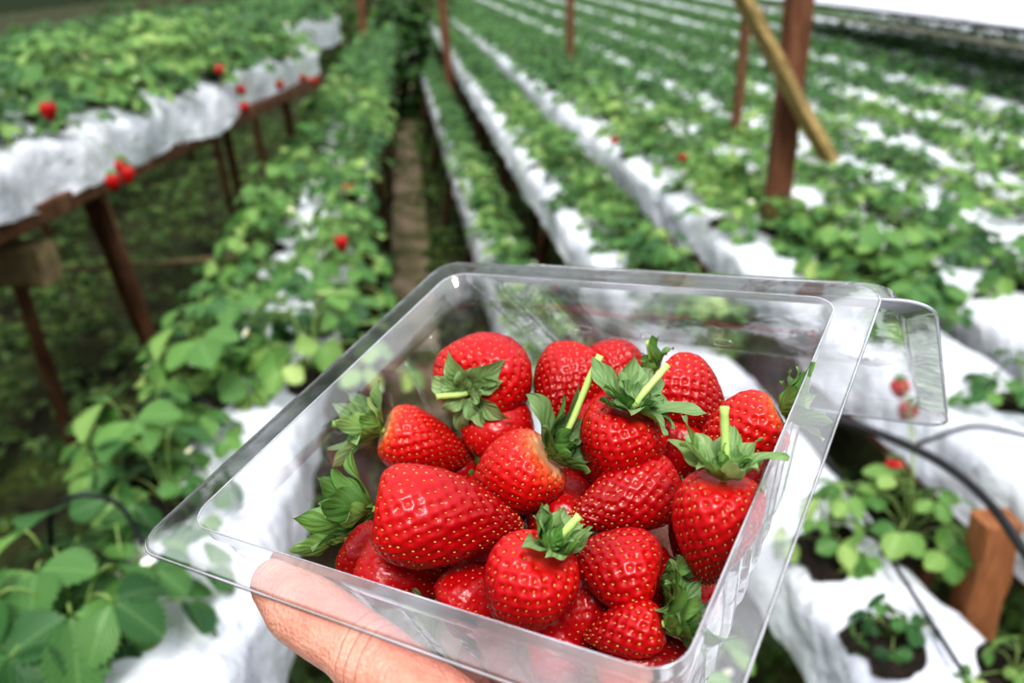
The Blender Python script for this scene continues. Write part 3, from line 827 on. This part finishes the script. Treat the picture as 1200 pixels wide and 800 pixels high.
# ------------------------------------------------------------------ plant placement
spots = []
def add_spots(b, offs, step, k0=.0, skip=None, sc=(.85, 1.15)):
    for line, o in enumerate(offs):
        k = k0+step*.5*line
        while k < b['L']-.05:
            p = b['p0']+b['d']*(k+random.uniform(-.05, .05))+b['s']*(o+random.uniform(-.012, .012))
            p = V((p.x, p.y, b['z']+.003))
            k += step
            if skip and skip(p, line): continue
            px, py, dd = proj(p+V((0, 0, .06)))
            if dd < .3: continue
            m = 130/dd+30
            if px < -m or px > 1200+m or py < -m or py > 800+m: continue
            spots.append([(p-CP).length, p, b, line, random.uniform(*sc)])
add_spots(B1, (.04, -.09), .19, sc=(.8, 1.1))
add_spots(B1, (.12,), .31, .1, sc=(.45, .85))
add_spots(B0, (-.05, .08), .22)
add_spots(B2, (-.10, .09), .205, 0, lambda p, l: (l == 1 and p.y < 1.25) or p.y < 1.15, (.7, 1.1))
add_spots(R1, (.03,), .15, sc=(.7, .9))
add_spots(R2, (.055,), .145, 0, lambda p, l: p.y < 1.6, (.8, 1.0))
add_spots(R2, (-.04,), .55, 0, lambda p, l: p.y < 1.6, (.45, .75))
add_spots(R3, (.035, .12), .22, 0, lambda p, l: p.y < 1.65, (.8, 1.1))
add_spots(R3, (-.08,), .5, 0, lambda p, l: p.y < 2.0, (.5, .8))
for b in beds[6:]:
    add_spots(b, (.095, .06), .29, sc=(.75, 1.0))
    add_spots(b, (-.07,), .65, .1, sc=(.4, .8))
for (px, py, b, sc) in [(95, 755, B2, 1.0), (35, 700, B2, 1.0), (150, 690, B2, .85), (200, 590, B2, .75), (165, 540, B2, .95), (245, 465, B2, .95), (290, 410, B2, .85), (1075, 625, R2, .85), (965, 640, R2, .65), (1045, 745, R2, .6), (1195, 470, R3, .8), (1110, 330, R3, 1.3), (1020, 285, R3, 1.15), (1180, 330, R3, 1.2), (1060, 380, R3, .9), (1190, 790, R2, .6)]:
    p = unproj(px, py, b['z']+.01)
    t = (p-b['p0']).dot(b['d']); off = max(-.12, min(.10, (p-b['p0']).dot(b['s'])))
    p = b['p0']+b['d']*t+b['s']*off; p = V((p.x, p.y, b['z']+.004-(.02 if off < -.1 else 0)))
    spots.append([(p-CP).length, p, b, 9, sc])
spots.sort(key=lambda s: s[0])
ordw = ['nearest', 'second nearest', 'third nearest', 'fourth nearest', 'fifth nearest', 'sixth nearest']
cnt = {}
inds = []
rng = random.Random(5)
for i, (dist, p, b, line, sc) in enumerate(spots[:292]):
    v = rng.randrange(4) if sc > .6 else 4
    if line == 9 and b is B2: v = 5+rng.randrange(2)
    short = b['short']
    c = cnt.get(short, 0); cnt[short] = c+1
    if c < 6: lab = '%s strawberry plant on the %s' % (ordw[c], short)
    else: lab = 'leafy green strawberry plant further back on the %s' % short
    Mx = Matrix.Translation(p) @ Matrix.Rotation(rng.uniform(0, 6.28), 4, 'Z') @ Matrix.Diagonal((sc, sc, sc*rng.uniform(.8, 1.15), 1))
    root = empty('strawberry_plant', Mx, lab, 'plant', None if c < 6 else 'strawberry plants on the '+short)
    link('foliage', plantM[v][0], root); link('stem', plantM[v][1], root)
    if dist < 4:
        so = link('soil_plug', soilMe, root)
        if dist < 1.7 and b is not B2: so.scale = (1.0/sc, 1.4/sc, 1)
    if rng.random() < .28 and not (line == 9 and b is not B2):
        for k in range(rng.randint(1, 3)):
            a = rng.uniform(0, 6.28); r_ = rng.uniform(.04, .09)
            fl = link('flower', flowerMe, root); fl.location = (r_*math.cos(a), r_*math.sin(a), rng.uniform(.08, .12)); fl.rotation_euler = (rng.uniform(-.6, .6), rng.uniform(-.6, .6), 0)
            fl.scale = (.85, .85, .85)
            link('flower_centre', anthMe, fl)
    inds.append((root, Mx, p))
stuff = MB()
for (dist, p, b, line, sc) in spots[292:]:
    f = farM[rng.randrange(4)]
    a = rng.uniform(0, 6.28); ca, sa = math.cos(a)*sc, math.sin(a)*sc
    stuff.add([(p.x+x*ca-y*sa, p.y+x*sa+y*ca, p.z+z*sc) for x, y, z in f.v], f.f, f.uv)
print('plants', len(spots), 'nearest stuff at', spots[292][0])
if stuff.v:
    o = stuff.build('distant_strawberry_plants', M_leaf); tag(o, 'mass of blurred green strawberry plants on the far ends of the beds', 'plants', kind='stuff')

# hanging fruit on plants
fruitMe = berry_data(.030, .025, 3, (32, 22), 90, .3, .0006).mesh('fruit', [M_berry, M_seed])
fcal = calyx_data(.030, .025, 9, 8, .012, .1, .3)[0].mesh('calyx', M_sepal)
bpy.context.view_layer.update()
for (px, py, z) in [(57, 130, 1.285), (142, 196, 1.15), (133, 214, 1.135), (150, 205, 1.14), (257, 82, 1.27), (283, 106, 1.18), (286, 126, 1.14), (355, 92, 1.16), (368, 95, 1.15), (328, 100, 1.16), (400, 285, 1.0), (408, 222, .98), (1063, 482, .9), (1048, 548, .80), (1055, 455, .93), (720, 165, .95), (800, 185, .95), (650, 330, .9)]:
    wp = unproj(px, py, z)
    root, Mx, p = min(inds, key=lambda q: (q[2]-wp).length)
    li = Mx.inverted() @ wp
    sc = Mx.to_scale().x
    fr = link('fruit', fruitMe, root); fr.location = li; fr.rotation_euler = (random.uniform(-.35, .35), random.uniform(-.35, .35), random.uniform(0, 6)); fr.scale = (1/sc*1.25,)*3
    link('calyx', fcal, fr)
    sm = MB(); a = V((0, 0, .03)); e = li+V((0, 0, .014))
    tube(sm, bez(a, a+V((0, 0, .07)), e+V((0, 0, .05))+(a-e)*.1, e, 10), .0013, 5); sm.build('fruit_stem', M_petiole, root)

# low weeds between the beds
M_weed = leaf_mat('weed_leaf', [(0, (.018, .05, .010)), (.5, (.06, .12, .024)), (1, (.22, .30, .06))])
wd = MB()
rw = random.Random(77)
for i in range(2400):
    x = rw.uniform(-2.6, 2.6); y = rw.uniform(.6, 10)
    if -.09 < x < .06 and rw.random() < .85: continue
    px, py, dd = proj(V((x, y, 0)))
    if not (-50 < px < 1250 and -20 < py < 850): continue
    hz_ = rw.uniform(.02, .30 if x < -.5 else .12)
    for k in range(6):
        a = rw.uniform(0, 6.28); o = V((math.cos(a), math.sin(a), 0))
        trifoliate(wd, V((x, y, hz_*rw.uniform(.4, 1)))+o*rw.uniform(.01, .07), o, rw.uniform(.02, .045), rw.uniform(0, .8), 3, False, rw)
tag(wd.build('ground_weeds', M_weed), 'low weeds covering the soil below the raised beds', 'weeds', kind='stuff')

# shrubs closing the far end of the path
M_shrub = leaf_mat('shrub_leaf', [(0, (.012, .045, .010)), (.5, (.05, .13, .022)), (1, (.17, .30, .05))])
def shrub(x, y, rx_, hh, seed, lab):
    rg = random.Random(seed); root = empty('shrub', V((x, y, 0)), lab, 'shrub')
    lv = MB(); st = MB()
    for k in range(7):
        a = rg.uniform(0, 6.28); q = V((math.cos(a)*rx_*.7, math.sin(a)*rx_*.7, hh*rg.uniform(.6, .95)))
        tube(st, bez(V((0, 0, 0)), V((0, 0, hh*.4)), q*.7, q, 6), [.02, .018, .015, .012, .01, .007, .004], 6)
    for k in range(420):
        u = rg.uniform(-1, 1); a = rg.uniform(0, 6.28); s_ = math.sqrt(1-u*u)*rg.uniform(.6, 1)
        o = V((math.cos(a), math.sin(a), 0))
        trifoliate(lv, V((o.x*s_*rx_, o.y*s_*rx_, hh*.5+u*hh*.5)), o, rg.uniform(.07, .12), rg.uniform(.2, 1.2), 3, False, rg)
    lv.build('foliage', M_shrub, root); st.build('branch', M_wood, root)
shrub(-.02, 9.6, .34, 1.35, 1, 'green bushy shrub closing the far end of the dirt path')
shrub(-.75, 13.6, .7, 1.7, 2, 'green shrub left of the far end of the dirt path')
shrub(.1, 13.6, .8, 1.7, 3, 'green shrub behind the one that closes the path')
shrub(-2.2, 17.5, 1.3, 2.0, 4, 'wide green shrub at the far top left beyond the beds')
shrub(-4.2, 17, 1.3, 2.0, 5, 'green shrub farthest to the top left beyond the beds')

# ------------------------------------------------------------------ posts
def post(name, p, q, w_, h_, mat, lab, cat='post'):
    mb = MB(); p, q = V(p), V(q); beam(mb, p-p, q-p, w_, h_, 18, .09); o = mb.build(name, mat, None, False); o.location = p
    tag(o, lab, cat); return o
post('wooden_post', (1.055, 2.30, -.02), (1.020, 2.30, 2.6), .064, .052, M_redwood, 'thick square brown timber post at upper right with a board nailed across it')
post('wooden_brace', (.495, 2.26, 1.99), (1.130, 2.20, 1.07), .026, .090, M_yellow, 'yellowish board slanting across the thick timber post', 'board')
post('wooden_post', (1.42, 3.62, -.02), (1.40, 3.62, 2.5), .034, .034, M_wood, 'thin brown post just left of the thick timber post')
post('wooden_post', (1.24, 6.6, -.02), (1.20, 6.6, 2.6), .055, .05, M_wood, 'thin far post at the top, midway between the path and the thick post')
post('wooden_post', (.43, 7.8, -.02), (.24, 7.8, 2.6), .07, .07, M_redwood, 'slim reddish leaning post just right of the dirt path')
post('wooden_post', (-.34, 8.4, -.02), (-.40, 8.4, 2.6), .07, .07, M_redwood, 'reddish post at the far end left of the dirt path')
post('wooden_stake', (.79, .895, -.02), (.785, .895, .85), .055, .045, M_orange, 'orange-brown wooden stake at the lower right beside the black hose', 'stake')

# ------------------------------------------------------------------ irrigation tubes
def hose(pts, r_, lab, name='irrigation_hose'):
    pts = [V(p) for p in pts]; o0 = pts[0]
    mb = MB(); tube(mb, [p-o0 for p in catmull(pts, 8)], r_, 10); o = mb.build(name, M_hose); o.location = o0
    tag(o, lab, 'hose'); return o
def up(l, z): return [unproj(a, b, zz if zz else z) for a, b, zz in l]
hose(up([(940, 480, .93), (985, 492, .93), (1060, 520, .92), (1115, 550, .91), (1160, 590, .90), (1200, 645, .89), (1235, 700, .88)], .9), .0065, 'thick black irrigation hose curving down at the right of the punnet')
hose(up([(955, 515, .86), (985, 560, .83), (1015, 610, .80), (1060, 680, .79), (1130, 790, .785)], .8), .003, 'thin black drip tube lying on the white bed below the thick hose')
hose(up([(1075, 520, .92), (1140, 500, .92), (1200, 510, .92), (1260, 530, .92)], .9), .003, 'thin grey tube branching right across the white plastic', 'drip_tube')
hose(up([(60, 640, .90), (62, 598, .95), (95, 580, .97), (140, 592, .95), (170, 640, .90)], .9), .003, 'small black drip tube arching among the leaves at lower left', 'drip_tube')
hose(up([(150, 520, .9), (165, 476, .94), (200, 462, .96), (240, 470, .93), (262, 500, .9)], .9), .003, 'small black drip tube arching beside the white flowers at left', 'drip_tube')

# ------------------------------------------------------------------ white tunnel cover, upper right
A, B = V((3.1, 2.6, 1.20)), V((4.25, 10.5, 1.17))
pc = empty('tunnel_cover', Matrix.Translation(A), 'white plastic tunnel cover on a dark pole at the upper right', 'plastic cover')
mb = MB(); vs = []; fs = []
for i in range(41):
    b_ = (B-A)*(i/40)
    for k in range(13):
        t = k/12
        q = b_+V((t*2.6, 0, .03+1.2*math.sin(t*1.5)))
        q.z += .03*noise.noise(V((q.x*2, q.y*1.5, 1)))+.015*math.sin(i*math.pi/5)*(1-t)
        vs.append(q)
for i in range(40):
    for k in range(12):
        a = i*13+k; fs.append((a, a+1, a+14, a+13))
mb.add(vs, fs); mb.build('sheet', M_plastic, pc)
mb = MB(); tube(mb, [V((0, 0, .02)), (B-A)*.5+V((0, 0, .035)), (B-A)+V((0, 0, .02))], .016, 10); mb.build('pole', M_hose, pc)
mb = MB(); beam(mb, V((-.02, 0, -.05)), (B-A)+V((-.02, 0, -.05)), .025, .028, 12); mb.build('rail', M_greybeam, pc, False)
for k in (0, 2):
    mb = MB(); q = (B-A)*(k/2); beam(mb, q+V((.05, 0, -.03)), V((q.x+.05, q.y, -1.22-.0)), .026, .026, 4); mb.build('leg', M_greybeam, pc, False)
